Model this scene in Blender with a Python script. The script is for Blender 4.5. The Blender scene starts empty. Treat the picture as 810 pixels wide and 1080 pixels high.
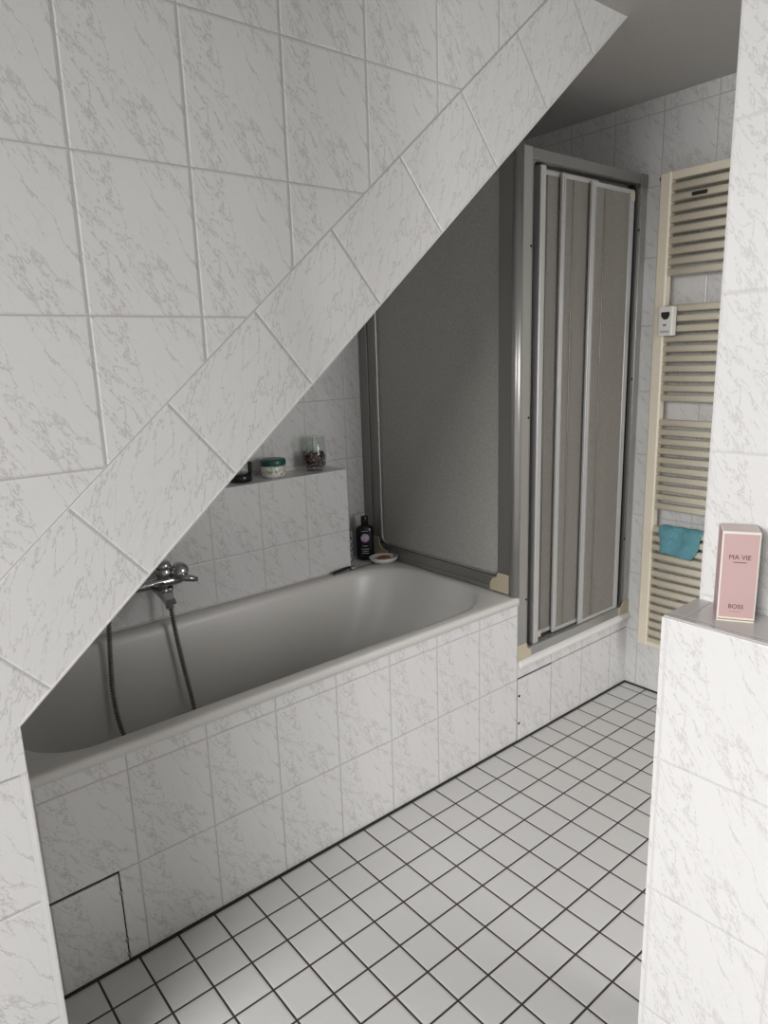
import bpy, bmesh, math, random
from mathutils import Vector, Matrix
random.seed(7)
S = bpy.context.scene
COL = S.collection
PI = math.pi

# ------------------------------------------------------------------ camera
cam_d = bpy.data.cameras.new('camera')
cam = bpy.data.objects.new('camera', cam_d)
COL.objects.link(cam)
S.camera = cam
cam_d.sensor_fit = 'HORIZONTAL'
cam_d.sensor_width = 36.0
cam_d.lens = 734.668 * 36.0 / 810.0
cam_d.clip_start = 0.02
_r = Vector((0.76866804, -0.63886106, -0.03171735))
_dn = Vector((-0.16411829, -0.14905344, -0.97511448))
_f = Vector((0.61823509, 0.75474474, -0.2194214))
_m = Matrix((( _r.x, -_dn.x, -_f.x), (_r.y, -_dn.y, -_f.y), (_r.z, -_dn.z, -_f.z))).to_4x4()
cam.matrix_world = Matrix.Translation((-1.84518, -1.51629, 1.42206)) @ _m

# ------------------------------------------------------------------ light
S.view_settings.view_transform = 'Standard'
S.view_settings.look = 'None'
S.view_settings.gamma = 1.0
S.view_settings.use_curve_mapping = False
S.view_settings.exposure = -0.10
W = bpy.data.worlds.new('world'); S.world = W
W.use_nodes = True
W.node_tree.nodes['Background'].inputs[0].default_value = (0.72, 0.8, 0.95, 1)
W.node_tree.nodes['Background'].inputs[1].default_value = 0.6

def area(name, loc, target, sx, sy, power, col=(1, 1, 1), spread=180):
    l = bpy.data.lights.new(name, 'AREA')
    l.shape = 'RECTANGLE'; l.size = sx; l.size_y = sy
    l.energy = power; l.color = col
    l.spread = math.radians(spread)
    o = bpy.data.objects.new(name, l); COL.objects.link(o)
    o.location = loc
    o.rotation_euler = (Vector(target) - Vector(loc)).to_track_quat('-Z', 'Y').to_euler()
    return o
# daylight coming through the roof window behind the camera
area('window_daylight', (-3.72, -1.25, 1.90), (-0.4, -0.95, -0.45), 1.7, 1.0, 47, (1.0, 0.985, 0.98), 112)
area('window_daylight', (0.12, -2.88, 1.40), (-0.45, 0.0, 0.10), 1.05, 1.4, 19, (1.0, 0.975, 0.965), 130)

# ------------------------------------------------------------------ node helpers
def new_mat(name):
    m = bpy.data.materials.new(name); m.use_nodes = True
    nt = m.node_tree
    return m, nt, nt.nodes['Principled BSDF']

def N(nt, t, **kw):
    n = nt.nodes.new(t)
    for k, v in kw.items():
        setattr(n, k, v)
    return n

def mth(nt, op, a, b=None, c=None, clamp=False):
    n = nt.nodes.new('ShaderNodeMath'); n.operation = op; n.use_clamp = clamp
    for i, v in enumerate((a, b, c)):
        if v is None: continue
        if isinstance(v, (int, float)): n.inputs[i].default_value = v
        else: nt.links.new(v, n.inputs[i])
    return n.outputs[0]

def mixc(nt, f, a, b):
    n = nt.nodes.new('ShaderNodeMix'); n.data_type = 'RGBA'
    for i, v in ((0, f), (6, a), (7, b)):
        if isinstance(v, (int, float)): n.inputs[i].default_value = v
        elif isinstance(v, tuple): n.inputs[i].default_value = (*v, 1) if len(v) == 3 else v
        else: nt.links.new(v, n.inputs[i])
    return n.outputs[2]

def smooth(nt, v, a, b):
    n = nt.nodes.new('ShaderNodeMapRange'); n.interpolation_type = 'SMOOTHSTEP'
    nt.links.new(v, n.inputs[0]); n.inputs[1].default_value = a; n.inputs[2].default_value = b
    return n.outputs[0]

def comb(nt, x, y, z=0.0):
    n = nt.nodes.new('ShaderNodeCombineXYZ')
    for i, v in enumerate((x, y, z)):
        if isinstance(v, (int, float)): n.inputs[i].default_value = v
        else: nt.links.new(v, n.inputs[i])
    return n.outputs[0]

def noise(nt, vec, scale, detail=2, rough=0.5, dist=0.0):
    n = nt.nodes.new('ShaderNodeTexNoise')
    nt.links.new(vec, n.inputs['Vector'])
    n.inputs['Scale'].default_value = scale; n.inputs['Detail'].default_value = detail
    n.inputs['Roughness'].default_value = rough; n.inputs['Distortion'].default_value = dist
    return n.outputs[0]

def bump(nt, h, b, strength=0.3, dist=0.002):
    n = nt.nodes.new('ShaderNodeBump'); n.inputs['Strength'].default_value = strength
    n.inputs['Distance'].default_value = dist
    nt.links.new(h, n.inputs['Height']); nt.links.new(n.outputs[0], b.inputs['Normal'])

def tile_mat(name, ou, ov, w=0.2, h=0.25, g=0.0028, base=(0.70, 0.695, 0.685), vein=(0.50, 0.49, 0.48),
             grout=(0.47, 0.46, 0.45), rough=0.22, veins=True, ang=-60):
    m, nt, b = new_mat(name)
    uv = N(nt, 'ShaderNodeUVMap').outputs[0]
    sp = N(nt, 'ShaderNodeSeparateXYZ'); nt.links.new(uv, sp.inputs[0])
    u = mth(nt, 'DIVIDE', mth(nt, 'SUBTRACT', sp.outputs[0], ou), w)
    v = mth(nt, 'DIVIDE', mth(nt, 'SUBTRACT', sp.outputs[1], ov), h)
    fu = mth(nt, 'MULTIPLY', mth(nt, 'FRACT', u), w)
    fv = mth(nt, 'MULTIPLY', mth(nt, 'FRACT', v), h)
    du = mth(nt, 'MINIMUM', fu, mth(nt, 'SUBTRACT', w, fu))
    dv = mth(nt, 'MINIMUM', fv, mth(nt, 'SUBTRACT', h, fv))
    d = mth(nt, 'MINIMUM', du, dv)
    tile = smooth(nt, d, g * 0.35, g * 0.65)
    col = base
    if veins:
        # the printed marbling runs steeply down to the right and repeats on every tile
        c, s = math.cos(math.radians(ang)), -math.sin(math.radians(ang))
        a = mth(nt, 'SUBTRACT', mth(nt, 'MULTIPLY', fu, c), mth(nt, 'MULTIPLY', fv, s))
        q = mth(nt, 'ADD', mth(nt, 'MULTIPLY', fu, s), mth(nt, 'MULTIPLY', fv, c))
        sh = comb(nt, mth(nt, 'MULTIPLY', a, 0.30), q)
        n1 = noise(nt, sh, 22, 5, 0.58, 0.2)
        k1 = mth(nt, 'SUBTRACT', 1.0, smooth(nt, mth(nt, 'ABSOLUTE', mth(nt, 'SUBTRACT', n1, 0.5)), 0.0, 0.014))
        k1b = mth(nt, 'SUBTRACT', 1.0, smooth(nt, mth(nt, 'ABSOLUTE', mth(nt, 'SUBTRACT', n1, 0.62)), 0.0, 0.02))
        sh2 = comb(nt, mth(nt, 'MULTIPLY', a, 0.45), q, 3.7)
        n2 = noise(nt, sh2, 15, 2, 0.5, 0.0)
        msk = smooth(nt, n2, 0.42, 0.62)
        sh3 = comb(nt, mth(nt, 'MULTIPLY', a, 0.28), q, 8.1)
        n3 = noise(nt, sh3, 19, 5, 0.60, 0.1)
        k3 = mth(nt, 'SUBTRACT', 1.0, smooth(nt, mth(nt, 'ABSOLUTE', mth(nt, 'SUBTRACT', n3, 0.5)), 0.0, 0.012))
        vn = mth(nt, 'MULTIPLY', mth(nt, 'MAXIMUM', k1, mth(nt, 'MULTIPLY', k1b, 0.5)), mth(nt, 'ADD', mth(nt, 'MULTIPLY', msk, 0.75), 0.12))
        soft = mth(nt, 'MULTIPLY', smooth(nt, n1, 0.52, 0.72), mth(nt, 'MULTIPLY', msk, 0.10))
        vn = mth(nt, 'MAXIMUM', mth(nt, 'MAXIMUM', vn, mth(nt, 'MULTIPLY', k3, 0.85)), soft, clamp=True)
        col = mixc(nt, vn, base, vein)
    col = mixc(nt, tile, grout, col)
    nt.links.new(col, b.inputs['Base Color'])
    r = mth(nt, 'ADD', mth(nt, 'MULTIPLY', tile, rough - 0.8), 0.8)
    nt.links.new(r, b.inputs['Roughness'])
    edge = smooth(nt, d, g * 0.3, g * 1.6)
    wob = noise(nt, uv, 9, 2)
    bump(nt, mth(nt, 'ADD', edge, mth(nt, 'MULTIPLY', wob, 0.35)), b, 0.55, 0.0016)
    b.inputs['Specular IOR Level'].default_value = 0.45
    return m

def plain(name, col, rough=0.5, metal=0.0, spec=0.5, bmp=None):
    m, nt, b = new_mat(name)
    b.inputs['Base Color'].default_value = (*col, 1)
    b.inputs['Roughness'].default_value = rough
    b.inputs['Metallic'].default_value = metal
    b.inputs['Specular IOR Level'].default_value = spec
    tc = N(nt, 'ShaderNodeTexCoord').outputs['Object']
    n = noise(nt, tc, 35, 3)
    f = mth(nt, 'MULTIPLY', n, 0.10)
    nt.links.new(mixc(nt, f, col, tuple(c * 0.6 for c in col)), b.inputs['Base Color'])
    if bmp:
        bump(nt, noise(nt, tc, bmp[0], 3), b, bmp[1], bmp[2])
    return m

def glass(name, col=(1, 1, 1), rough=0.02):
    m, nt, b = new_mat(name)
    b.inputs['Base Color'].default_value = (*col, 1)
    b.inputs['Roughness'].default_value = rough
    b.inputs['Transmission Weight'].default_value = 1.0
    b.inputs['IOR'].default_value = 1.45
    return m

def frosted(name, base, streak=0.0):
    """pebbled acrylic pane: scatters what lies behind it"""
    m, nt, b = new_mat(name)
    tc = N(nt, 'ShaderNodeTexCoord').outputs['Object']
    vor = N(nt, 'ShaderNodeTexVoronoi'); nt.links.new(tc, vor.inputs['Vector']); vor.inputs['Scale'].default_value = 170
    n = noise(nt, tc, 120, 3)
    b.inputs['Base Color'].default_value = (*base, 1)
    if streak:
        mp = N(nt, 'ShaderNodeMapping'); mp.inputs['Scale'].default_value = (38, 38, 0.9)
        nt.links.new(tc, mp.inputs['Vector'])
        st = noise(nt, mp.outputs[0], 1.0, 3, 0.6)
        nt.links.new(mixc(nt, mth(nt, 'MULTIPLY', smooth(nt, st, 0.4, 0.75), streak), base, (0.52, 0.44, 0.32)), b.inputs['Base Color'])
    pb = smooth(nt, mth(nt, 'ADD', mth(nt, 'MULTIPLY', vor.outputs[0], 0.5), mth(nt, 'MULTIPLY', n, 0.5)), 0.3, 0.6)
    src = b.inputs['Base Color'].links[0].from_socket if b.inputs['Base Color'].links else base
    nt.links.new(mixc(nt, mth(nt, 'MULTIPLY', pb, 0.35), src, tuple(c * 0.5 for c in base)), b.inputs['Base Color'])
    b.inputs['Roughness'].default_value = 0.42 if not streak else 0.30
    b.inputs['Transmission Weight'].default_value = 0.12 if not streak else 0.62
    b.inputs['IOR'].default_value = 1.2
    bump(nt, mth(nt, 'ADD', vor.outputs[0], n), b, 0.5, 0.0015)
    return m

def brushed(name, col, rough=0.35):
    m, nt, b = new_mat(name)
    tc = N(nt, 'ShaderNodeTexCoord').outputs['Object']
    mp = N(nt, 'ShaderNodeMapping'); mp.inputs['Scale'].default_value = (300, 300, 4)
    nt.links.new(tc, mp.inputs['Vector'])
    n = noise(nt, mp.outputs[0], 1.0, 2)
    b.inputs['Metallic'].default_value = 0.85
    nt.links.new(mixc(nt, mth(nt, 'MULTIPLY', n, 0.4), col, tuple(c * 0.75 for c in col)), b.inputs['Base Color'])
    nt.links.new(mth(nt, 'ADD', mth(nt, 'MULTIPLY', n, 0.12), rough - 0.06), b.inputs['Roughness'])
    return m

# ------------------------------------------------------------------ mesh helpers
class MB:
    def __init__(s): s.bm = bmesh.new(); s.mi = []
    def face(s, pts, mi=0, sm=False):
        f = s.bm.faces.new([s.bm.verts.new(p) for p in pts]); f.material_index = mi; f.smooth = sm; return f
    def box(s, x0, x1, y0, y1, z0, z1, bev=0.0, mi=0, seg=2, M=None):
        r = bmesh.ops.create_cube(s.bm, size=1.0)
        vs = r['verts']
        bmesh.ops.scale(s.bm, vec=(x1 - x0, y1 - y0, z1 - z0), verts=vs)
        bmesh.ops.translate(s.bm, vec=((x0 + x1) / 2, (y0 + y1) / 2, (z0 + z1) / 2), verts=vs)
        fs = set(f for v in vs for f in v.link_faces)
        if bev:
            es = list(set(e for v in vs for e in v.link_edges))
            r2 = bmesh.ops.bevel(s.bm, geom=es, offset=bev, segments=seg, affect='EDGES', profile=0.6)
            fs = set(r2['faces']) | set(f for f in fs if f.is_valid)
            vs = list(set(v for f in fs for v in f.verts))
            for f in fs: f.smooth = True
        for f in fs: f.material_index = mi
        if M is not None: bmesh.ops.transform(s.bm, matrix=M, verts=list(set(vs)))
        return s
    def prism(s, poly, axis, a, b, mi=0, sm=False):
        """poly of 2D points extruded along axis from a to b"""
        def P(p, t):
            return {'x': (t, p[0], p[1]), 'y': (p[0], t, p[1]), 'z': (p[0], p[1], t)}[axis]
        A = [s.bm.verts.new(P(p, a)) for p in poly]; B = [s.bm.verts.new(P(p, b)) for p in poly]
        n = len(poly)
        fs = [s.bm.faces.new(A), s.bm.faces.new(B[::-1])]
        for i in range(n):
            f = s.bm.faces.new((A[i], B[i], B[(i + 1) % n], A[(i + 1) % n])); f.smooth = sm; fs.append(f)
        for f in fs: f.material_index = mi
        return s
    def loft(s, loops, cap0=True, cap1=True, mi=0, sm=True, closed=True):
        L = [[s.bm.verts.new(p) for p in lp] for lp in loops]
        n = len(L[0])
        for a, b in zip(L[:-1], L[1:]):
            for i in range(n if closed else n - 1):
                f = s.bm.faces.new((a[i], a[(i + 1) % n], b[(i + 1) % n], b[i])); f.material_index = mi; f.smooth = sm
        if cap0: f = s.bm.faces.new(L[0][::-1]); f.material_index = mi
        if cap1: f = s.bm.faces.new(L[-1]); f.material_index = mi
        return s
    def lathe(s, prof, c=(0, 0, 0), seg=32, mi=0, sx=1, sy=1, cap0=True, cap1=True, M=None):
        loops = []
        for r, z in prof:
            lp = [Vector((r * sx * math.cos(2 * PI * i / seg), r * sy * math.sin(2 * PI * i / seg), z)) for i in range(seg)]
            if M is not None: lp = [M @ p for p in lp]
            loops.append([p + Vector(c) for p in lp])
        return s.loft(loops, cap0, cap1, mi)
    def tube(s, pts, r, seg=10, mi=0, rf=None):
        pts = [Vector(p) for p in pts]
        t = (pts[1] - pts[0]).normalized()
        up = Vector((0, 0, 1)) if abs(t.z) < 0.9 else Vector((1, 0, 0))
        n = t.cross(up).normalized(); loops = []
        for i, p in enumerate(pts):
            t = (pts[min(i + 1, len(pts) - 1)] - pts[max(i - 1, 0)]).normalized()
            n = (n - t * n.dot(t)).normalized(); b = t.cross(n)
            rr = rf(i) if rf else r
            loops.append([p + (n * math.cos(2 * PI * k / seg) + b * math.sin(2 * PI * k / seg)) * rr for k in range(seg)])
        return s.loft(loops, mi=mi)
    def build(s, name, mats, parent=None, loc=None, uvf=None):
        bm = s.bm
        bmesh.ops.recalc_face_normals(bm, faces=bm.faces[:])
        uv = bm.loops.layers.uv.new('UVMap')
        for f in bm.faces:
            n = f.normal
            for l in f.loops:
                c = l.vert.co
                if uvf: l[uv].uv = uvf(c, n); continue
                if abs(n.x) >= abs(n.y) and abs(n.x) >= abs(n.z): l[uv].uv = (-c.y if n.x < 0 else c.y, c.z)
                elif abs(n.y) >= abs(n.z): l[uv].uv = (c.x if n.y < 0 else -c.x, c.z)
                else: l[uv].uv = (c.x, c.y)
        if loc is not None:
            bmesh.ops.translate(bm, vec=-Vector(loc), verts=bm.verts[:])
        me = bpy.data.meshes.new(name); bm.to_mesh(me); bm.free()
        for m in (mats if isinstance(mats, (list, tuple)) else [mats]): me.materials.append(m)
        o = bpy.data.objects.new(name, me); COL.objects.link(o)
        if loc is not None: o.location = loc
        if parent is not None:
            o.parent = parent
            if loc is None: o.matrix_parent_inverse = Matrix.Translation(-parent.location)
        return o

def rrect(x0, x1, y0, y1, r, n=8, m=6):
    """rounded rectangle outline with a constant number of points"""
    rs = r if isinstance(r, (list, tuple)) else [r] * 4      # order: (x1,y0) (x1,y1) (x0,y1) (x0,y0)
    cs = [(x1, y0, -PI / 2, -1, 1), (x1, y1, 0, -1, -1), (x0, y1, PI / 2, 1, -1), (x0, y0, PI, 1, 1)]
    arcs = []
    for (cx, cy, a0, sx, sy), rr in zip(cs, rs):
        ox, oy = cx + sx * rr, cy + sy * rr
        arcs.append([(ox + rr * math.cos(a0 + PI / 2 * i / n), oy + rr * math.sin(a0 + PI / 2 * i / n)) for i in range(n + 1)])
    out = []
    for i in range(4):
        out += arcs[i]
        p, q = arcs[i][-1], arcs[(i + 1) % 4][0]
        for k in range(1, m): out.append((p[0] + (q[0] - p[0]) * k / m, p[1] + (q[1] - p[1]) * k / m))
    return out

def tag(o, label=None, cat=None, group=None, kind=None):
    if label: o['label'] = label
    if cat: o['category'] = cat
    if group: o['group'] = group
    if kind: o['kind'] = kind
    return o

def thing(name, loc, label, cat, group=None):
    o = bpy.data.objects.new(name, None); COL.objects.link(o); o.location = loc
    o.empty_display_size = 0.1
    return tag(o, label, cat, group)

def text_mesh(name, txt, size, mat, M, parent, sx=1.0):
    cu = bpy.data.curves.new(name, 'FONT'); cu.body = txt; cu.size = size; cu.align_x = 'CENTER'; cu.align_y = 'CENTER'
    cu.extrude = 0.00015
    t = bpy.data.objects.new(name + '_src', cu); COL.objects.link(t)
    bpy.context.view_layer.update()
    dg = bpy.context.evaluated_depsgraph_get()
    me = bpy.data.meshes.new_from_object(t.evaluated_get(dg))
    bpy.data.objects.remove(t)
    me.transform(M @ Matrix.Diagonal((sx, 1, 1, 1)))
    me.materials.clear(); me.materials.append(mat)
    o = bpy.data.objects.new(name, me); COL.objects.link(o)
    o.parent = parent; o.matrix_parent_inverse = Matrix.Translation(-parent.location)
    return o

# ------------------------------------------------------------------ materials
M_stair = tile_mat('tile_stair_wall', -1.4606, 0.0, g=0.0032)
M_strip = tile_mat('tile_border', 0.073, 0.0, w=0.2475, h=5.0, g=0.0032, ang=31)
M_end = tile_mat('tile_end_wall', 0.05, 0.0)
M_half = tile_mat('tile_half_wall', 0.978, 0.216, h=0.258, grout=(0.60, 0.59, 0.58), vein=(0.54, 0.53, 0.52))
M_ledge = tile_mat('tile_ledge', -0.215, 0.235)
M_back = tile_mat('tile_back_wall', -0.10, 0.0)
M_bath = tile_mat('tile_bath_front', 0.0, 0.0, g=0.0032)
M_pill = tile_mat('tile_pillar', 0.975, 0.0, grout=(0.60, 0.59, 0.58), vein=(0.54, 0.53, 0.52))
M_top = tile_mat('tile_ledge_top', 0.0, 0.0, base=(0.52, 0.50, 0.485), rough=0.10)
M_floor = tile_mat('floor_tile', 0.072, -0.0035, w=0.1, h=0.1, g=0.0052, base=(0.60, 0.595, 0.58), grout=(0.035, 0.027, 0.024),
                   rough=0.33, veins=False)
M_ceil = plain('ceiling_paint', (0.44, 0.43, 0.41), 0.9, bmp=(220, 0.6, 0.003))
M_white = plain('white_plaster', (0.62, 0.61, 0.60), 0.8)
M_enamel = plain('bath_enamel', (0.66, 0.65, 0.62), 0.34)
M_dark = plain('dark_joint', (0.015, 0.013, 0.012), 0.7)
M_alu = brushed('satin_aluminium', (0.50, 0.50, 0.49), 0.36)
M_alul = brushed('bright_aluminium', (0.60, 0.60, 0.59), 0.38)
M_alul.node_tree.nodes['Principled BSDF'].inputs['Metallic'].default_value = 0.45
M_alud = brushed('dull_aluminium', (0.34, 0.335, 0.32), 0.42)
M_chrome = plain('chrome', (0.45, 0.45, 0.455), 0.12, 1.0)
M_panel = frosted('textured_panel', (0.58, 0.57, 0.535))
M_door = frosted('textured_door_pane', (0.60, 0.575, 0.53), 0.4)
M_beige = plain('beige_plastic', (0.53, 0.47, 0.34), 0.5)
M_rad = plain('cream_enamel', (0.74, 0.68, 0.55), 0.35)
M_seal = plain('silicone', (0.66, 0.65, 0.62), 0.5)

# ------------------------------------------------------------------ setting
YW, ZC, YB, XE = -0.3035, 2.30, 0.85, 0.7228
def struct(o): return tag(o, kind='structure')
struct(MB().box(-3.8, XE + 0.1, -3.0, YB + 0.1, -0.1, 0.0).build('floor', M_floor))
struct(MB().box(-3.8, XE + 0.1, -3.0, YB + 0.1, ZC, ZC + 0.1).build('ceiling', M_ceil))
struct(MB().box(XE, XE + 0.1, -3.0, YB + 0.1, 0, ZC).build('wall_end', M_end))
struct(MB().box(-1.653, XE, YB, YB + 0.1, 0, ZC).build('wall_back', M_back))
struct(MB().box(-3.8, -.48, -3.1, -3.0, 0, ZC).box(.68, XE + .1, -3.1, -3.0, 0, ZC).box(-.48, .68, -3.1, -3.0, 0, .60).box(-.48, .68, -3.1, -3.0, 2.15, ZC).build('wall_rear', M_white))
mb = MB()
for a in ((-.48, -.43, .60, 2.15), (.63, .68, .60, 2.15), (-.43, .63, .60, .65), (-.43, .63, 2.10, 2.15)):
    mb.box(a[0], a[1], -3.08, -3.02, a[2], a[3], bev=0.004)
struct(mb.build('window_2', M_white))
mb = MB()
wy0, wy1, wz0, wz1 = -2.20, -0.38, 1.2, 2.2
mb.box(-3.9, -3.8, -3.1, wy0, 0, ZC).box(-3.9, -3.8, wy1, YB + .1, 0, ZC).box(-3.9, -3.8, wy0, wy1, 0, wz0).box(-3.9, -3.8, wy0, wy1, wz1, ZC)
struct(mb.build('wall_left', M_white))
mb = MB()
for a in ((wy0, wy0 + .05, wz0, wz1), (wy1 - .05, wy1, wz0, wz1), (wy0 + .05, wy1 - .05, wz0, wz0 + .05), (wy0 + .05, wy1 - .05, wz1 - .05, wz1)):
    mb.box(-3.88, -3.82, *a, bev=0.004)
struct(mb.build('window_1', M_white))

# boxed-in stair block with the sloping underside over the bath
th = math.radians(40.505)
A = Vector((-1.653, 0, 0.839)); D = Vector((math.cos(th), 0, math.sin(th))); NN = Vector((-math.sin(th), 0, math.cos(th)))
xt = A.x + (ZC - A.z) / math.tan(th)
poly = [(-3.8, 0), (A.x, 0), (A.x, A.z), (xt, ZC), (-3.8, ZC)]
stair = struct(MB().prism(poly, 'y', YW, YB).build('wall_stair', M_stair))
w = 0.187
sA = -w * NN.z / D.z
s1 = (ZC - A.z) / D.z
s2 = (ZC - A.z - w * NN.z) / D.z
P = lambda s, t: (A + D * s + NN * t)
zb_ = 0.7535
xb_ = P(sA, w).x - (A.z - zb_) / math.tan(th)
pts = [Vector((A.x, 0, zb_)), P(0, 0), P(s1, 0), P(s2, w), Vector((xb_, 0, zb_))]
mb = MB().prism([(p.x, p.z) for p in pts], 'y', YW - 0.0035, YW + 0.001)
strip = mb.build('tile_border', M_strip, stair, uvf=lambda c, n: ((c - A).dot(D), (c - A).dot(NN) + 1.3))
mb = MB()
e = 0.0012
mb.prism([tuple((P(-.2, w).x, P(-.2, w).z)), (P(s2, w).x, P(s2, w).z), (P(s2, w + .003).x, P(s2, w + .003).z), (P(-.2, w + .003).x, P(-.2, w + .003).z)], 'y', YW - .0015, YW)
mb.build('border_joint', plain('grout_grey', (0.46, 0.45, 0.43), 0.8), stair)
mb = MB()
mb.prism([(P(.0, -.001).x, P(0, -.001).z), (P(s1, -.001).x, P(s1, -.001).z), (P(s1, .0025).x, P(s1, .0025).z), (P(.0, .0025).x, P(0, .0025).z)], 'y', YW - .0048, YW + .008)
mb.box(A.x - .0022, A.x + .001, YW - .003, YW + .008, 0, A.z)
mb.build('edge_profile', M_seal, stair)
MB().box(A.x - .0105, A.x - .0025, YW - .0012, YW + .004, 0, zb_).build('tile_sliver', plain('plain_glaze', (0.70, 0.695, 0.685), 0.25), stair)

# boxed pipe ledge behind the bath
LX, LY, LZ = -0.215, 0.70, 0.985
mb = MB().box(-1.653, LX, LY, YB, 0, LZ, bev=0)
struct(mb.build('wall_ledge', M_ledge))
# right-hand half wall and the full-height wall behind it
XH, YH, XP = -0.815, -0.97, -0.70
struct(MB().box(XH, XP, -3.0, YH, 0, 0.989, bev=0).build('wall_half', M_half))
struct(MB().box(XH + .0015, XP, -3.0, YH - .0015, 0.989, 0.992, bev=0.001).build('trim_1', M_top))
struct(MB().box(XP, XP + 0.12, -3.0, YH - 0.005, 0, ZC, bev=0).build('wall_right', M_pill))
# dark joints where wall meets floor
struct(MB().box(A.x, XE, -0.006, 0.0, 0, 0.006).box(XE - .006, XE, -3, -.006, 0, .006).build('baseboard_bath', M_dark))

# ------------------------------------------------------------------ bath front and shower plinth
RZ = 0.572
bf = thing('tiled_bath_panel', (-0.82, 0.01, 0), 'white marbled tiled front panel running below the long bathtub rim', 'bath panel')
ax0, ax1, az = -1.615, -1.450, 0.247
mb = MB()
mb.box(-1.653, 0.0, 0.001, 0.03, az + .006, 0.540)
mb.box(ax1 + .003, 0.0, 0.001, 0.03, 0.0, az + .006)
mb.build('tiled_face', M_bath, bf)
MB().box(-1.652, ax1 + .004, 0.004, 0.03, 0, az + .0065).build('panel_gap', M_dark, bf)
ap = MB().box(-1.6525, ax1 - .001, -0.001, 0.0035, 0.003, az, bev=0.001).build('access_panel', M_bath, bf)
for z in (0.020, 0.062, 0.195):
    MB().box(ax1 - .004, ax1 + .004, -0.003, 0.002, z - .005, z + .005, bev=0.001).build('clip', M_alud, ap)

pl = thing('shower_plinth', (0.36, 0.01, 0), 'short white tiled plinth below the folding shower door', 'shower plinth')
mb = MB()
mb.box(0.0, XE, 0.001, 0.03, 0.2565, 0.301).box(0.203, XE, 0.001, 0.03, 0.0, 0.252)
mb.build('tiled_face', M_bath, pl)
MB().box(0, 0.204, 0.004, 0.03, 0, 0.257).build('panel_gap', M_dark, pl)
ap = MB().box(0.002, 0.2005, -0.001, 0.0035, 0.003, 0.2505, bev=0.001).build('access_panel', M_bath, pl)
for z in (0.075, 0.185):
    MB().lathe([(0.0045, 0), (0.0045, 0.003), (0.001, 0.004)], (0.008, -0.001, z), 12, M=Matrix.Rotation(PI / 2, 4, 'X')).build('screw', M_dark, ap)

# ------------------------------------------------------------------ bathtub
def lp(x0, x1, y0, y1, r, z): return [(a, b, z) for a, b in rrect(x0, x1, y0, y1, r, 10, 10)]
RR = [0.22, 0.20, 0.13, 0.15]
def sh(k): return [max(0.02, q * k) for q in RR]
tub = MB()
ox0, ox1, oy0, oy1 = -1.651, -0.003, -0.010, LY - .002
bx0, bx1, by0, by1 = -1.585, -0.050, 0.040, 0.645
loops = [lp(ox0 + .012, ox1 - .012, oy0 + .012, oy1 - .006, .004, RZ - .031),
         lp(ox0, ox1, oy0, oy1, .006, RZ - .027), lp(ox0, ox1, oy0, oy1, .006, RZ - .008),
         lp(ox0 + .002, ox1 - .002, oy0 + .002, oy1 - .001, .008, RZ - .003),
         lp(ox0 + .008, ox1 - .007, oy0 + .008, oy1 - .004, .010, RZ),
         lp(bx0 - .016, bx1 + .016, by0 - .014, by1 + .014, sh(1.03), RZ - .001),
         lp(bx0 - .006, bx1 + .006, by0 - .006, by1 + .006, sh(1.01), RZ - .003),
         lp(bx0, bx1, by0, by1, sh(1), RZ - .010),
         lp(bx0 + .008, bx1 - .012, by0 + .006, by1 - .006, sh(.99), RZ - .030),
         lp(bx0 + .02, bx1 - .05, by0 + .016, by1 - .016, sh(.97), RZ - .12),
         lp(bx0 + .04, bx1 - .12, by0 + .03, by1 - .03, sh(.94), RZ - .24),
         lp(bx0 + .07, bx1 - .20, by0 + .05, by1 - .05, sh(.9), RZ - .34),
         lp(bx0 + .10, bx1 - .26, by0 + .085, by1 - .085, sh(.8), RZ - .385),
         lp(bx0 + .16, bx1 - .33, by0 + .14, by1 - .14, sh(.6), RZ - .40),
         lp(bx0 + .40, bx1 - .60, by0 + .24, by1 - .24, sh(.2), RZ - .402)]
tub.loft(loops, cap0=False, cap1=True)
bt = thing('bathtub', (-0.82, 0.35, 0), 'long off-white enamelled bathtub set under the sloping tiled wall', 'bathtub')
tub.build('tub_shell', M_enamel, bt)
MB().lathe([(0.034, 0), (0.034, 0.002), (0.030, 0.004), (0.012, 0.005), (0.010, 0.002), (0.001, 0.002)], (-0.75, 0.345, RZ - .402), 28).build('drain', M_chrome, bt)
mb = MB()
mb.tube([(-1.64, LY - .002, RZ + .001), (LX, LY - .002, RZ + .001)], .0035, 8)
mb.build('sealant', M_seal, bt)

# recess shelf between ledge end and the shower panel
struct(MB().box(LX, -0.0, LY - .004, YB, 0, RZ - .001, bev=0).build('trim_2', M_ledge))

# ------------------------------------------------------------------ shower tray and enclosure
tr = MB()
TZ = 0.322
loops = [lp(.002, XE - .001, -.012, YB - .002, .004, TZ - .023), lp(.002, XE - .001, -.014, YB - .002, .006, TZ - .016), lp(.004, XE - .002, -.010, YB - .004, .008, TZ),
         lp(.05, XE - .05, .06, YB - .05, .05, TZ), lp(.07, XE - .07, .08, YB - .07, .06, TZ - .02), lp(.09, XE - .09, .10, YB - .09, .06, TZ - .14), lp(.14, XE - .14, .15, YB - .14, .03, TZ - .15)]
tr.loft(loops, cap0=False, cap1=True)
tag(tr.build('shower_tray', plain('white_acrylic', (0.78, 0.77, 0.75), 0.2), loc=(0.36, 0.4, TZ - .15)),
    'white shower tray with its rim showing under the shower door frame', 'shower tray')

en = thing('shower_enclosure', (0.36, 0.02, TZ), 'grey aluminium shower cabin of textured panes beside the tub end', 'shower enclosure')
ZT = 2.045
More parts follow.
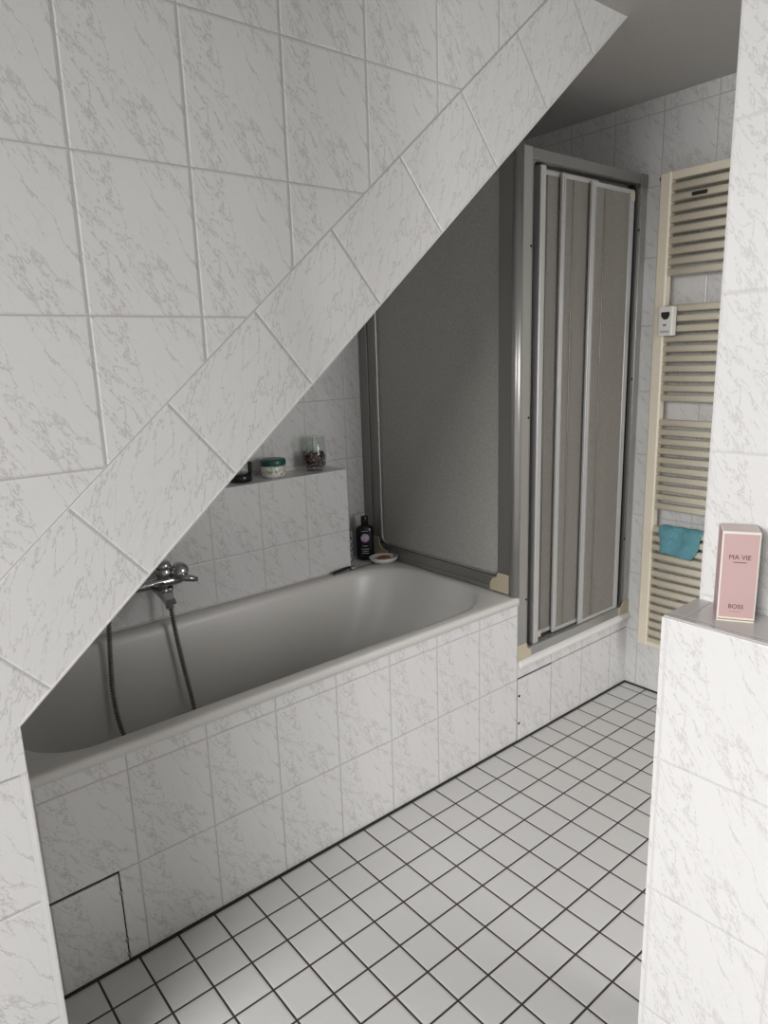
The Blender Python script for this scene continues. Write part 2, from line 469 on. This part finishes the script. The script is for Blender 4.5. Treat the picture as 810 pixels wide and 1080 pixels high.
# tub-side fixed panel
sx0, sx1 = -0.012, 0.012
gy0, gy1, gz0, gz1 = 0.085, 0.745, RZ + .062, ZT - .03
mb = MB()
mb.box(0.001, 0.007, gy0 - .01, gy1 + .01, gz0 - .01, gz1 + .01)
fx = mb.build('side_pane', M_panel, en)
mb = MB()
mb.box(sx0, sx1, 0.022, gy0, RZ + .003, ZT, bev=.002)
mb.box(sx0 + .005, sx1, 0.040, gy0 + .006, RZ + .06, ZT - .01, bev=.002)
mb.build('side_front_stile', M_alud, en)
mb = MB()
mb.box(sx0 + .002, sx1, gy1 + .008, YB - .045, RZ + .003, ZT, bev=.002)
mb.box(sx0 - .006, sx1 + .004, YB - .055, YB - .002, RZ + .003, ZT, bev=.002)
mb.box(sx0 - .001, sx1, gy1 + .04, gy1 + .046, RZ + .003, ZT, bev=.001)
mb.build('side_rear_stile', M_alud, en)
mb = MB().box(sx0, sx1, gy0 - .01, YB - .05, RZ + .003, gz0 - .006, bev=.003).box(sx0 - .004, sx0 + .006, gy0, YB - .06, RZ + .001, RZ + .02, bev=.002)
mb.build('side_bottom_rail', M_alud, en)
MB().box(sx0, sx1, gy0 - .01, YB - .05, gz1 - .002, ZT, bev=.003).build('side_top_rail', M_alud, en)
# slim bright bead round the pane with rounded corners
o = rrect(gy0 - .004, gy1 + .006, gz0 - .004, gz1 + .004, 0.035, 8, 8)
i_ = rrect(gy0 + .001, gy1 - .001, gz0 + .002, gz1 - .002, 0.030, 8, 8)
mb = MB()
mb.loft([[(-.006, a, b) for a, b in o], [(-.010, a, b) for a, b in o], [(-.010, a, b) for a, b in i_], [(-.001, a, b) for a, b in i_]], False, False)
mb.build('pane_bead', M_alu, en)
def beige_corner(yz, x=sx0 - .002, w=.004):
    return MB().prism(yz, 'x', x - w, x)
beige_corner([(.030, RZ + .004), (.118, RZ + .004), (.118, RZ + .030), (.104, RZ + .050), (.088, RZ + .058), (.080, RZ + .075), (.030, RZ + .075)]).build('corner_cover', M_beige, en)
beige_corner([(.795, RZ + .004), (.700, RZ + .004), (.700, RZ + .030), (.735, RZ + .038), (.752, RZ + .055), (.758, RZ + .085), (.795, RZ + .085)]).build('corner_cover', M_beige, en)

# corner post
mb = MB()
mb.tube([(-0.011, 0.008, RZ + .001), (-0.011, 0.008, ZT + .004)], 0.0170, 28)
mb.build('corner_post', M_alu, en)
# door frame
fx0, fx1, fz0 = -0.002, XE - .002, TZ
ix0, ix1, iz0, iz1 = 0.047, 0.672, TZ + .036, ZT - .036
fy0, fy1 = 0.0, 0.050
def frame_ring(y0, y1, ox0, ox1, oz0, oz1, ix0, ix1, iz0, iz1, r):
    o = rrect(ox0, ox1, oz0, oz1, .002, 6, 6); i_ = rrect(ix0, ix1, iz0, iz1, r, 6, 6)
    m = MB()
    m.loft([[(a, y1, b) for a, b in i_], [(a, y1, b) for a, b in o], [(a, y0, b) for a, b in o], [(a, y0, b) for a, b in i_], [(a, y1, b) for a, b in i_]], False, False, sm=False)
    return m
def bar(name, x0, x1, z0, z1, mat, y0=fy0, y1=fy1, b=.002):
    return MB().box(x0, x1, y0, y1, z0, z1, bev=b).build(name, mat, en)
bar('door_stile', fx0, ix0, TZ + .001, ZT, M_alu)
bar('door_stile', ix1 + .014, fx1, TZ + .001, ZT - .001, M_alu)
bar('door_top_rail', ix0 - .001, ix1 + .015, iz1, ZT - .001, M_alud)
bar('door_bottom_rail', ix0 - .001, ix1 + .015, TZ + .001, iz0, M_alu)
frame_ring(.006, .016, ix0 - .004, ix1 + .02, iz0 - .004, iz1 + .004, ix0 + .012, ix1, iz0 + .002, iz1 - .002, .022).build('inner_gasket', M_alud, en)
MB().box(ix0 - .002, ix0 + .012, .017, .049, iz0, iz1).box(ix1 - .004, ix1 + .014, .017, .049, iz0, iz1).box(ix0, ix1, .047, .0495, iz0 - .001, iz0 + .012).build('channel', M_dark, en)
MB().prism([(fx0 + .001, TZ + .001), (fx0 + .075, TZ + .001), (fx0 + .075, TZ + .030), (fx0 + .058, TZ + .036), (fx0 + .050, TZ + .048), (fx0 + .047, TZ + .062), (fx0 + .001, TZ + .062)], 'y', -.003, .001).build('corner_cover', M_beige, en)
MB().prism([(fx1 - .001, TZ + .001), (fx1 - .070, TZ + .001), (fx1 - .070, TZ + .034), (fx1 - .052, TZ + .040), (fx1 - .036, TZ + .060), (fx1 - .001, TZ + .060)], 'y', -.003, .001).build('corner_cover', M_beige, en)
MB().box(fx1 - .046, fx1 - .0005, -.002, .001, ZT - .048, ZT + .001, bev=.001).build('corner_cover', M_alud, en)

def sliding(x0, x1, y, z0, z1, sl, sr, label=None, thick=.010, shift=0):
    leaf = MB().box(x0 + sl - .004, x1 - sr + .004, y + .004, y + .008, z0 + .012, z1 - .012).build('door_pane', M_door, en)
    m = MB()
    m.box(x0, x0 + sl, y, y + thick, z0, z1, bev=.002)
    m.box(x0 + sl * .45, x0 + sl * .6, y - .002, y + .002, z0 + .01, z1 - .01, bev=.0008)
    m.build('pane_stile', M_alul, leaf)
    MB().box(x1 - sr, x1, y, y + thick, z0, z1, bev=.002).build('pane_stile', M_alul, leaf)
    MB().box(x0 + sl, x1 - sr, y, y + thick, z0, z0 + .016, bev=.002).build('pane_rail', M_alul, leaf)
    MB().box(x0 + sl, x1 - sr, y, y + thick, z1 - .016, z1, bev=.002).build('pane_rail', M_alul, leaf)
    xm = x0 + sl + (x1 - x0 - sl - sr) * .26
    MB().box(xm - .0025, xm + .0025, y + .001, y + .005, z0 + .014, z1 - .014, bev=.001).build('pane_ridge', M_alud, leaf)
    return leaf
sliding(0.382, 0.650, 0.008, iz0 - .002, iz1 - .022, .026, .026)
sliding(0.232, 0.440, 0.022, iz0 + .004, iz1 - .012, .022, .022)
lf = sliding(0.110, 0.300, 0.036, iz0 + .010, iz1 - .008, .026, .020)
MB().box(.100, .128, .008, .040, iz0 - .001, iz1 - .006, bev=.004).box(.128, .138, .018, .040, iz0 + .03, iz1 - .01, bev=.002).build('handle_profile', M_alul, lf)
MB().box(.128, .144, .008, .020, iz0 + .018, iz0 + .044, bev=.003).build('guide_block', M_beige, lf)
MB().box(.632, .646, .003, .010, iz1 - .062, iz1 - .030, bev=.003).build('guide_block', M_beige, en)
for z in (0.55, 1.2, 1.75):
    for sx_, sy_, sz_ in ((ix0 - .004, fy0, z), (ix1 + .010, fy0 + .006, z + .1)):
        MB().lathe([(.004, 0), (.004, .002), (.001, .003)], (sx_, sy_, sz_), 10, M=Matrix.Rotation(PI / 2, 4, 'X')).build('screw', M_dark, en)

# ------------------------------------------------------------------ towel radiator
XR = 0.66
ry0, ry1, rz0, rz1 = -0.115, -0.640, 0.232, 2.022
rad = thing('towel_radiator', (XR, -0.37, rz0), 'tall cream ladder towel radiator on the tiled end wall', 'radiator')
for y in (ry0, ry1):
    s_ = 1 if y == ry0 else -1
    MB().box(XR - .018, XR + .020, y - .021, y + .021, rz0, rz1, bev=.006, seg=3).build('side_rail', M_rad, rad)
proto = None
pitch = 0.0358
groups = [(2.005, 10), (1.555, 10), (1.140, 10), (0.722, 14)]
k = 0
for zt, n in groups:
    for i in range(n):
        z = zt - i * pitch
        if proto is None:
            m = MB(); L = abs(ry1 - ry0) / 2 - .018
            loops = []
            for yy in (-L, L):
                loops.append([(a, yy, b) for a, b in rrect(-.013, .013, -.0125, .0125, .008, 4, 2)])
            m.loft(loops)
            b_ = m.build('bar', M_rad); proto = b_
        else:
            b_ = proto.copy(); COL.objects.link(b_)
        b_.parent = rad; b_.location = (0, (ry0 + ry1) / 2 + 0.37, z - rz0)
for z0_, z1_ in ((1.993, 2.0215), (.2325, .254)):
    MB().box(XR - .015, XR + .012, ry1, ry0, z0_, z1_, bev=.003).build('header', M_rad, rad)
for z in (1.846, 0.4556):
    for y in (-.22, -.52):
        m = MB(); m.tube([(XR + .018, y, z - .02), (XE, y, z - .02)], .010, 12); m.box(XR + .016, XR + .024, y - .012, y + .012, z - .031, z - .009, bev=.003)
        m.build('wall_bracket', M_rad, rad)
MB().tube([(XR - .002, ry0 + .028, 2.005), (XR - .002, ry0 + .016, 2.005)], .008, 12).build('bleed_valve', M_dark, rad)
MB().box(XR - .016, XR + .012, -.268, -.212, 1.926, 1.940, bev=.004).build('clip', M_dark, rad)
mt = MB().box(XR - .046, XR - .016, -.185, -.130, 1.458, 1.562, bev=.005, seg=3).build('heat_meter', plain('white_plastic', (.74, .73, .69), .4), rad)
def disp(poly): return MB().prism(poly, 'x', XR - .0475, XR - .0455)
disp([(-.142, 1.542), (-.173, 1.542), (-.174, 1.530), (-.168, 1.519), (-.158, 1.515), (-.148, 1.519), (-.141, 1.530)]).build('display', M_dark, mt)
disp([(-.150, 1.500), (-.163, 1.500), (-.163, 1.493), (-.150, 1.493)]).build('button', plain('grey_button', (.2, .2, .2), .5), mt)
disp([(-.140, 1.477), (-.174, 1.477), (-.174, 1.469), (-.140, 1.469)]).build('label_plate', plain('grey_label', (.42, .42, .40), .5), mt)

# towel draped over two bars
def towel():
    m = MB(); nu, nv = 30, 34
    prof = [(XR + .022, .640), (XR + .024, .690), (XR + .020, .728), (XR + .008, .741), (XR - .008, .742), (XR - .020, .732), (XR - .024, .712), (XR - .022, .694), (XR - .026, .680), (XR - .027, .655), (XR - .024, .640)]
    def at(t):
        f = t * (len(prof) - 1); i = min(int(f), len(prof) - 2); f -= i
        return (prof[i][0] * (1 - f) + prof[i + 1][0] * f, prof[i][1] * (1 - f) + prof[i + 1][1] * f)
    for off in (0, .006):
        pass
    rows = []
    for j in range(nv + 1):
        t = j / nv; x, z = at(t); row = []
        for i in range(nu + 1):
            s = i / nu
            yl = -.172 - .007 * math.sin(t * 9); yr = -.338 + .035 * max(0, t - .5) * 2 + .005 * math.sin(t * 14)
            y = yl + (yr - yl) * s
            dz = -.012 * s * (1 if t > .55 else -.1) + .0012 * math.sin(s * 17 + t * 5)
            dx = .0025 * math.sin(s * 11 + t * 4) + .0012 * random.uniform(-1, 1)
            row.append((x + dx, y, z + dz + .0008 * random.uniform(-1, 1)))
        rows.append(row)
    m.loft(rows, False, False, closed=False)
    o = m.build('hand_towel', None, loc=(XR, -.26, .64))
    return o
mt_, nt, b = new_mat('teal_terry')
tc = N(nt, 'ShaderNodeTexCoord').outputs['Object']
n_ = noise(nt, tc, 260, 2, .7)
sep = N(nt, 'ShaderNodeSeparateXYZ'); nt.links.new(tc, sep.inputs[0])
nt.links.new(mixc(nt, n_, (.07, .25, .31), (.24, .53, .60)), b.inputs['Base Color'])
b.inputs['Roughness'].default_value = .95
bump(nt, n_, b, 1.0, .008)
tw = towel(); tw.data.materials.clear(); tw.data.materials.append(mt_)
md = tw.modifiers.new('s', 'SOLIDIFY'); md.thickness = .006; md.offset = 0
tag(tw, 'small teal terry towel hung over the lower bars of the radiator', 'towel')

# ------------------------------------------------------------------ bath mixer and hose
TX, TY, TZm = -1.045, 0.615, 0.727
tap = thing('bath_mixer', (TX, LY, TZm), 'chrome single-lever bath mixer on the tiled ledge front above the tub', 'tap')
RX = Matrix.Rotation(PI / 2, 4, 'X'); RYm = Matrix.Rotation(PI / 2, 4, 'Y')
MB().tube([(-1.135, TY, TZm), (-1.128, TY, TZm), (-1.10, TY, TZm), (-1.00, TY, TZm), (-.975, TY, TZm), (-.968, TY, TZm)], .02, 24, rf=lambda i: [.010, .015, .017, .019, .017, .012][i]).build('body', M_chrome, tap)
for x in (-1.115, -0.990):
    MB().tube([(x, TY, TZm), (x, LY - .016, TZm)], .013, 18).build('inlet', M_chrome, tap)
    MB().lathe([(.032, 0), (.032, .006), (.026, .018), (.014, .020)], (x, LY, TZm), 28, M=RX).build('rosette', M_chrome, tap)
tilt = Matrix.Rotation(math.radians(28), 4, 'Y')
MB().lathe([(.018, 0), (.023, .010), (.0245, .026), (.022, .030), (.022, .034), (.0245, .038), (.0235, .052), (.017, .059), (.001, .060)], (-1.030, TY, TZm + .010), 28).build('diverter_knob', M_chrome, tap)
MB().lathe([(.018, -.004), (.026, .006), (.0295, .018), (.029, .030), (.024, .043), (.015, .051), (.005, .054), (.001, .054)], (-.992, TY - .010, TZm + .006), 32, M=tilt).build('cartridge_dome', M_chrome, tap)
m = MB()
m.loft([[(x, y0_ + dy, z + dz) for dy, dz in ((-h, -t), (h, -t), (h * .8, t), (-h * .8, t))] for x, y0_, z, h, t in
        [(-.998, TY - .028, .740, .012, .008), (-.978, TY - .036, .738, .018, .010), (-.955, TY - .042, .732, .017, .009), (-.940, TY - .045, .728, .012, .006)]])
m.build('lever', M_chrome, tap)
# flat bath spout reaching over the tub
m = MB()
m.loft([[(x + dx, y, z + dz) for dx, dz in ((-h, -t), (h, -t), (h * .75, t), (-h * .75, t))] for x, y, z, h, t in
        [(-1.055, TY + .005, .722, .022, .014), (-1.058, TY - .04, .718, .020, .011), (-1.062, TY - .09, .708, .018, .009), (-1.065, TY - .125, .698, .018, .009)]], sm=False)
m.build('spout', M_chrome, tap)
MB().lathe([(.013, 0), (.013, .016), (.011, .022)], (-1.065, TY - .112, .676), 20).build('spray_nozzle', M_alu, tap)
MB().lathe([(.010, 0), (.013, .004), (.013, .020), (.016, .026), (.016, .034)], (-1.020, TY, .672), 18).build('hose_nut', M_chrome, tap)
# flexible shower hose: hangs into the tub in a loop and rises again on the left
key = [(-1.020, TY, .676), (-1.019, TY - .004, .62), (-1.016, .600, .54), (-1.006, .585, .42), (-.998, .560, .30), (-1.01, .515, .22), (-1.06, .480, .186), (-1.14, .480, .186),
       (-1.205, .515, .215), (-1.235, .560, .29), (-1.240, .595, .40), (-1.232, .605, .52), (-1.222, .61, .65), (-1.222, .62, .74), (-1.235, .645, .80), (-1.25, .665, .83)]
def spline(key, n):
    out = []
    for i in range(len(key) - 1):
        p0, p1, p2, p3 = [Vector(key[max(0, min(len(key) - 1, j))]) for j in (i - 1, i, i + 1, i + 2)]
        for k in range(n):
            t = k / n
            out.append(0.5 * ((2 * p1) + (p2 - p0) * t + (2 * p0 - 5 * p1 + 4 * p2 - p3) * t * t + (-p0 + 3 * p1 - 3 * p2 + p3) * t ** 3))
    out.append(Vector(key[-1])); return out
pts = spline(key, 60)
# resample evenly, with ring-shaped corrugation
ev = [pts[0]]; acc = 0
for a, b in zip(pts[:-1], pts[1:]):
    L = (b - a).length
    while acc + L >= .0022:
        t = (.0022 - acc) / L; a = a.lerp(b, t); ev.append(a); L = (b - a).length; acc = 0
    acc += L
hose = MB().tube(ev, .0065, 8, rf=lambda i: (.0045, .0048, .0088, .0088)[i % 4]).build('shower_hose', plain('hose_metal', (.20, .195, .19), .30, 1.0), loc=(-1.12, .5, .18))
tag(hose, 'ribbed metal shower hose hanging in a loop into the bathtub', 'shower hose')
hs = thing('hand_shower', (-1.25, LY, .84), 'chrome hand shower on a wall holder at the end of the hose', 'hand shower')
MB().tube([(-1.25, LY, .85), (-1.25, .668, .85)], .012, 14).build('wall_holder', M_chrome, hs)
MB().tube([(-1.25, .665, .825), (-1.25, .650, .88), (-1.25, .625, .95), (-1.25, .60, .985)], .011, 14).build('handle', M_chrome, hs)
MB().lathe([(.012, 0), (.030, -.01), (.034, -.022), (.001, -.022)], (-1.25, .585, 1.0), 24, M=Matrix.Rotation(math.radians(-35), 4, 'X')).build('spray_head', M_chrome, hs)

# ------------------------------------------------------------------ things on the ledge
# jar of cream with green lid
jr = thing('cream_jar', (-.505, .775, LZ), 'round white cream jar with dark green lid on the tiled ledge', 'jar')
jm, nt, b = new_mat('printed_jar')
tc = N(nt, 'ShaderNodeTexCoord').outputs['Object']
nn = noise(nt, tc, 75, 3, .6, .6)
c1 = mixc(nt, smooth(nt, nn, .54, .60), (.74, .74, .70), (.30, .38, .16))
nn2 = noise(nt, tc, 110, 2, .5, 1.0)
nt.links.new(mixc(nt, smooth(nt, nn2, .62, .68), c1, (.10, .16, .12)), b.inputs['Base Color']); b.inputs['Roughness'].default_value = .35
MB().lathe([(.040, 0), (.0455, .004), (.0465, .012), (.0465, .040), (.044, .045), (.038, .046), (.001, .046)], (-.505, .775, LZ), 36).build('jar_body', jm, jr)
MB().lathe([(.0475, .045), (.0485, .049), (.0485, .064), (.046, .068), (.030, .069), (.001, .0695)], (-.505, .775, LZ), 36).build('lid', plain('green_lid', (.010, .085, .065), .35), jr)
# glass bowl of dark red stones
vs = thing('glass_vase', (-.315, .775, LZ), 'clear glass vase holding dark red decorative beads on the tiled ledge', 'vase')
VP = [(.001, 0), (.032, 0), (.038, .005), (.046, .028), (.0485, .052), (.0475, .075), (.0445, .100), (.044, .135)]
VI = [(.0428, .135), (.0432, .100), (.0460, .075), (.0470, .052), (.0445, .029), (.036, .009), (.001, .008)]
M_glass, nt, b = new_mat('clear_glass')
tr_ = N(nt, 'ShaderNodeBsdfTransparent'); tr_.inputs[0].default_value = (.93, .95, .94, 1)
gl_ = N(nt, 'ShaderNodeBsdfGlossy'); gl_.inputs['Roughness'].default_value = .04
lw_ = N(nt, 'ShaderNodeLayerWeight'); lw_.inputs[0].default_value = .3
fr_ = mth(nt, 'ADD', mth(nt, 'MULTIPLY', mth(nt, 'POWER', lw_.outputs[1], 4.0), .45), .03)
mx_ = N(nt, 'ShaderNodeMixShader')
nt.links.new(fr_, mx_.inputs[0]); nt.links.new(tr_.outputs[0], mx_.inputs[1]); nt.links.new(gl_.outputs[0], mx_.inputs[2])
nt.links.new(mx_.outputs[0], nt.nodes['Material Output'].inputs[0])
MB().lathe(VP + VI, (-.315, .775, LZ), 36, cap0=False, cap1=False).build('bowl', M_glass, vs)
m = MB()
for i in range(330):
    zz = random.uniform(.014, .072); rmax = min(.0415, .030 + zz * .40); a = random.uniform(0, 2 * PI); r = rmax * math.sqrt(random.uniform(.15, 1))
    rr = random.uniform(.0040, .0062)
    mt4 = Matrix.Translation((-.315 + r * math.cos(a), .775 + r * math.sin(a), LZ + zz))
    g = bmesh.ops.create_icosphere(m.bm, subdivisions=1, radius=rr, matrix=mt4)
    mi = random.choice((0, 0, 0, 1))
    for f in set(f for v in g['verts'] for f in v.link_faces): f.material_index = mi
bd = m.build('beads', [plain('dark_red_bead', (.055, .008, .010), .18), plain('pale_bead', (.32, .13, .13), .2)], vs)
tag(bd, kind='stuff')
MB().tube([(-.315, .775, LZ + .07), (-.315, .775, LZ + .133)], .007, 12).build('highlight_tube', plain('highlight_white', (.80, .79, .76), .3), vs)  # white tube painted in for the upright highlight on the glass
# dark jar beside the slope
dj = thing('candle_glass', (-.640, .775, LZ), 'low dark glass with clear upper rim half hidden by the sloping wall', 'candle glass')
MB().lathe([(.038, 0), (.042, .003), (.042, .030), (.036, .032), (.001, .032)], (-.645, .775, LZ), 32).build('base', plain('black_wax', (.010, .016, .014), .2), dj)
MB().lathe([(.030, .032), (.034, .040), (.036, .075), (.0345, .075), (.032, .042), (.001, .034)], (-.645, .775, LZ), 32, cap0=False, cap1=False).build('glass_top', M_glass, dj)
MB().box(-.618, -.606, .752, .766, LZ + .030, LZ + .072, bev=.002).build('clip', M_dark, dj)

# ------------------------------------------------------------------ corner by the tub end
BZ = RZ - .001
bo = thing('shampoo_bottle', (-.088, .762, BZ), 'black shampoo bottle with round purple label in the tub corner', 'bottle')
rot = Matrix.Rotation(math.radians(-38), 4, 'Z')
def ov(a, b, z, cx=-.088, cy=.762): return [Vector((cx, cy, BZ + z)) + (rot @ Vector((a * math.cos(t) * (abs(math.cos(t)) ** -.25 if abs(math.cos(t)) > .01 else 1), b * math.sin(t), 0))) for t in [2 * PI * (i + .5) / 36 for i in range(36)]]
MB().loft([ov(.034, .019, 0), ov(.037, .021, .004), ov(.038, .022, .02), ov(.038, .022, .125), ov(.037, .021, .138), ov(.029, .017, .147), ov(.015, .013, .151)]).build('bottle_body', plain('black_plastic', (.008, .008, .010), .25), bo)
MB().lathe([(.0155, .150), (.0155, .188), (.014, .190), (.001, .190)], (-.088, .762, BZ), 24).build('cap', plain('black_cap', (.006, .006, .007), .3), bo)
lab, nt, b = new_mat('purple_label')
tc = N(nt, 'ShaderNodeTexCoord').outputs['Object']
nt.links.new(mixc(nt, smooth(nt, noise(nt, tc, 160, 3, .6, .8), .48, .58), (.42, .27, .48), (.70, .60, .72)), b.inputs['Base Color']); b.inputs['Roughness'].default_value = .4
fr = rot @ Vector((0, -1, 0))
def disc(cz, r, name, mat, off, sq=1.0, n=28):
    m = MB(); rt = rot @ Vector((1, 0, 0)); c = Vector((-.088, .762, BZ + cz))
    ring = []
    for rad_, o_ in ((r, off - .001), (r, off), (r * .6, off + .0004), (.0005, off + .0005)):
        ring.append([c + rt * (rad_ * math.cos(2 * PI * i / n)) + fr * (o_ ) + Vector((0, 0, rad_ * sq * math.sin(2 * PI * i / n))) for i in range(n)])
    m.loft(ring, False, True)
    return m.build(name, mat, bo)
disc(.098, .0185, 'round_label', lab, .0225)
M_lt = plain('grey_print', (.45, .45, .47), .5)
Mt = Matrix(((( rot @ Vector((1,0,0))).x, 0, -fr.x*-1, 0), ((rot @ Vector((1,0,0))).y, 0, -fr.y*-1, 0), (0, 1, 0, 0), (0, 0, 0, 1)))
for zz, wd in ((.128, .030), (.064, .022), (.050, .034), (.041, .026), (.032, .030)):
    m = MB(); c = Vector((-.088, .762, BZ + zz)); rt = rot @ Vector((1, 0, 0))
    h = .0012
    m.face([c + fr * .0226 - rt * wd / 2 - Vector((0, 0, h)), c + fr * .0226 + rt * wd / 2 - Vector((0, 0, h)), c + fr * .0226 + rt * wd / 2 + Vector((0, 0, h)), c + fr * .0226 - rt * wd / 2 + Vector((0, 0, h))])
    m.build('printed_line', M_lt, bo)
# clear patterned bottle mostly hidden behind the ledge corner
cb = thing('shower_gel_bottle', (-.158, .790, BZ), 'slim clear and green patterned bottle behind the ledge corner', 'bottle')
gm, nt, b = new_mat('patterned_bottle')
tc = N(nt, 'ShaderNodeTexCoord').outputs['Object']
nt.links.new(mixc(nt, smooth(nt, noise(nt, tc, 70, 3, .6, 1.0), .46, .54), (.025, .045, .035), (.42, .45, .42)), b.inputs['Base Color']); b.inputs['Roughness'].default_value = .15
MB().lathe([(.017, 0), (.019, .004), (.019, .125), (.016, .138), (.010, .146), (.010, .150)], (-.158, .790, BZ), 28).build('bottle_body', gm, cb)
MB().lathe([(.011, .150), (.011, .185), (.001, .186)], (-.158, .790, BZ), 20).build('cap', plain('pale_cap', (.5, .52, .50), .3), cb)
# soap dish
sd = thing('soap_dish', (-.062, .678, BZ), 'small white oval dish with brown soap on the tub corner', 'soap dish')
MB().lathe([(.022, 0), (.028, .002), (.040, .012), (.045, .026), (.0435, .027), (.038, .016), (.026, .008), (.001, .007)], (-.066, .668, BZ), 36, sx=1.38, sy=1.1, cap0=True, cap1=False, M=Matrix.Rotation(math.radians(-30), 4, 'Z')).build('dish', plain('white_ceramic', (.78, .77, .75), .2), sd)
m = MB()
for i in range(9):
    a = random.uniform(0, 6.28); r = random.uniform(0, .026)
    g = bmesh.ops.create_icosphere(m.bm, subdivisions=3, radius=1, matrix=Matrix.Translation((-.066 + r * math.cos(a), .668 + r * .7 * math.sin(a), BZ + .021)) @ Matrix.Diagonal((random.uniform(.010, .016), random.uniform(.008, .013), .006, 1)))
for f in m.bm.faces: f.smooth = True
so = m.build('soap_remnants', plain('brown_soap', (.30, .10, .05), .45, bmp=(90, .8, .003)), sd)
# black razor
rz = thing('razor', (-.262, .690, RZ), 'black handled razor with silver head lying on the back rim of the tub', 'razor')
MB().tube([(-.325, .676, RZ + .006), (-.318, .677, RZ + .0065), (-.29, .681, RZ + .008), (-.25, .688, RZ + .009), (-.225, .690, RZ + .010)], .005, 12, rf=lambda i: (.003, .0058, .0052, .0058, .004)[i]).build('handle', plain('black_rubber', (.010, .010, .011), .4), rz)
MB().box(-.228, -.206, .676, .702, RZ + .001, RZ + .011, bev=.002).build('blade_head', M_alu, rz)

# ------------------------------------------------------------------ perfume carton on the half wall
c0 = Vector((-.776, -1.0405, .992)); yaw = math.atan2(-.047, .027)
bw, bd_, bh = .054, .056, .147
px = thing('perfume_box', (-.74, -1.04, .992), 'tall pink perfume carton with white edges on the half wall ledge', 'box')
BM = Matrix.Translation(c0) @ Matrix.Rotation(yaw, 4, 'Z')      # local x along the front face, y into the box
m_card = plain('white_card', (.80, .78, .74), .4)
pk = plain('pink_card', (.58, .40, .385), .38)
pks = plain('mauve_card', (.42, .24, .24), .38)
MB().box(0, bw, 0, bd_, 0, bh, bev=.0008, M=BM).build('carton', m_card, px)
MB().box(.0022, bw - .0022, -.0006, .0004, .0075, bh - .0035, M=BM).build('front_print', pk, px)
MB().box(-.0006, .0004, .001, bd_ - .001, .001, bh - .001, M=BM).build('side_print', pks, px)
MB().box(.002, bw - .002, .002, bd_ - .002, bh - .0004, bh + .0005, M=BM).build('top_print', plain('top_card', (.62, .50, .47), .3), px)
MB().box(.001, bw - .001, -.0008, .0004, .003, .0048, M=BM).build('gold_band', plain('gold_foil', (.80, .62, .28), .25, .8), px)
ink = plain('dark_print', (.12, .05, .06), .5)
TM = BM @ Matrix.Translation((bw / 2, -.0008, 0)) @ Matrix.Rotation(PI / 2, 4, 'X')
text_mesh('printed_name', 'MA VIE', .0108, ink, TM @ Matrix.Translation((-.0005, .106, 0)), px, .95)
MB().box(bw / 2 - .0095, bw / 2 + .0095, -.0008, .0004, .0975, .0987, M=BM).build('printed_line', ink, px)
text_mesh('printed_maker', 'BOSS', .0098, ink, TM @ Matrix.Translation((-.001, .0255, 0)), px, .98)
MB().box(bw / 2 - .009, bw / 2 + .007, -.0008, .0004, .0170, .0180, M=BM).build('printed_line', plain('faded_print', (.42, .25, .24), .5), px)
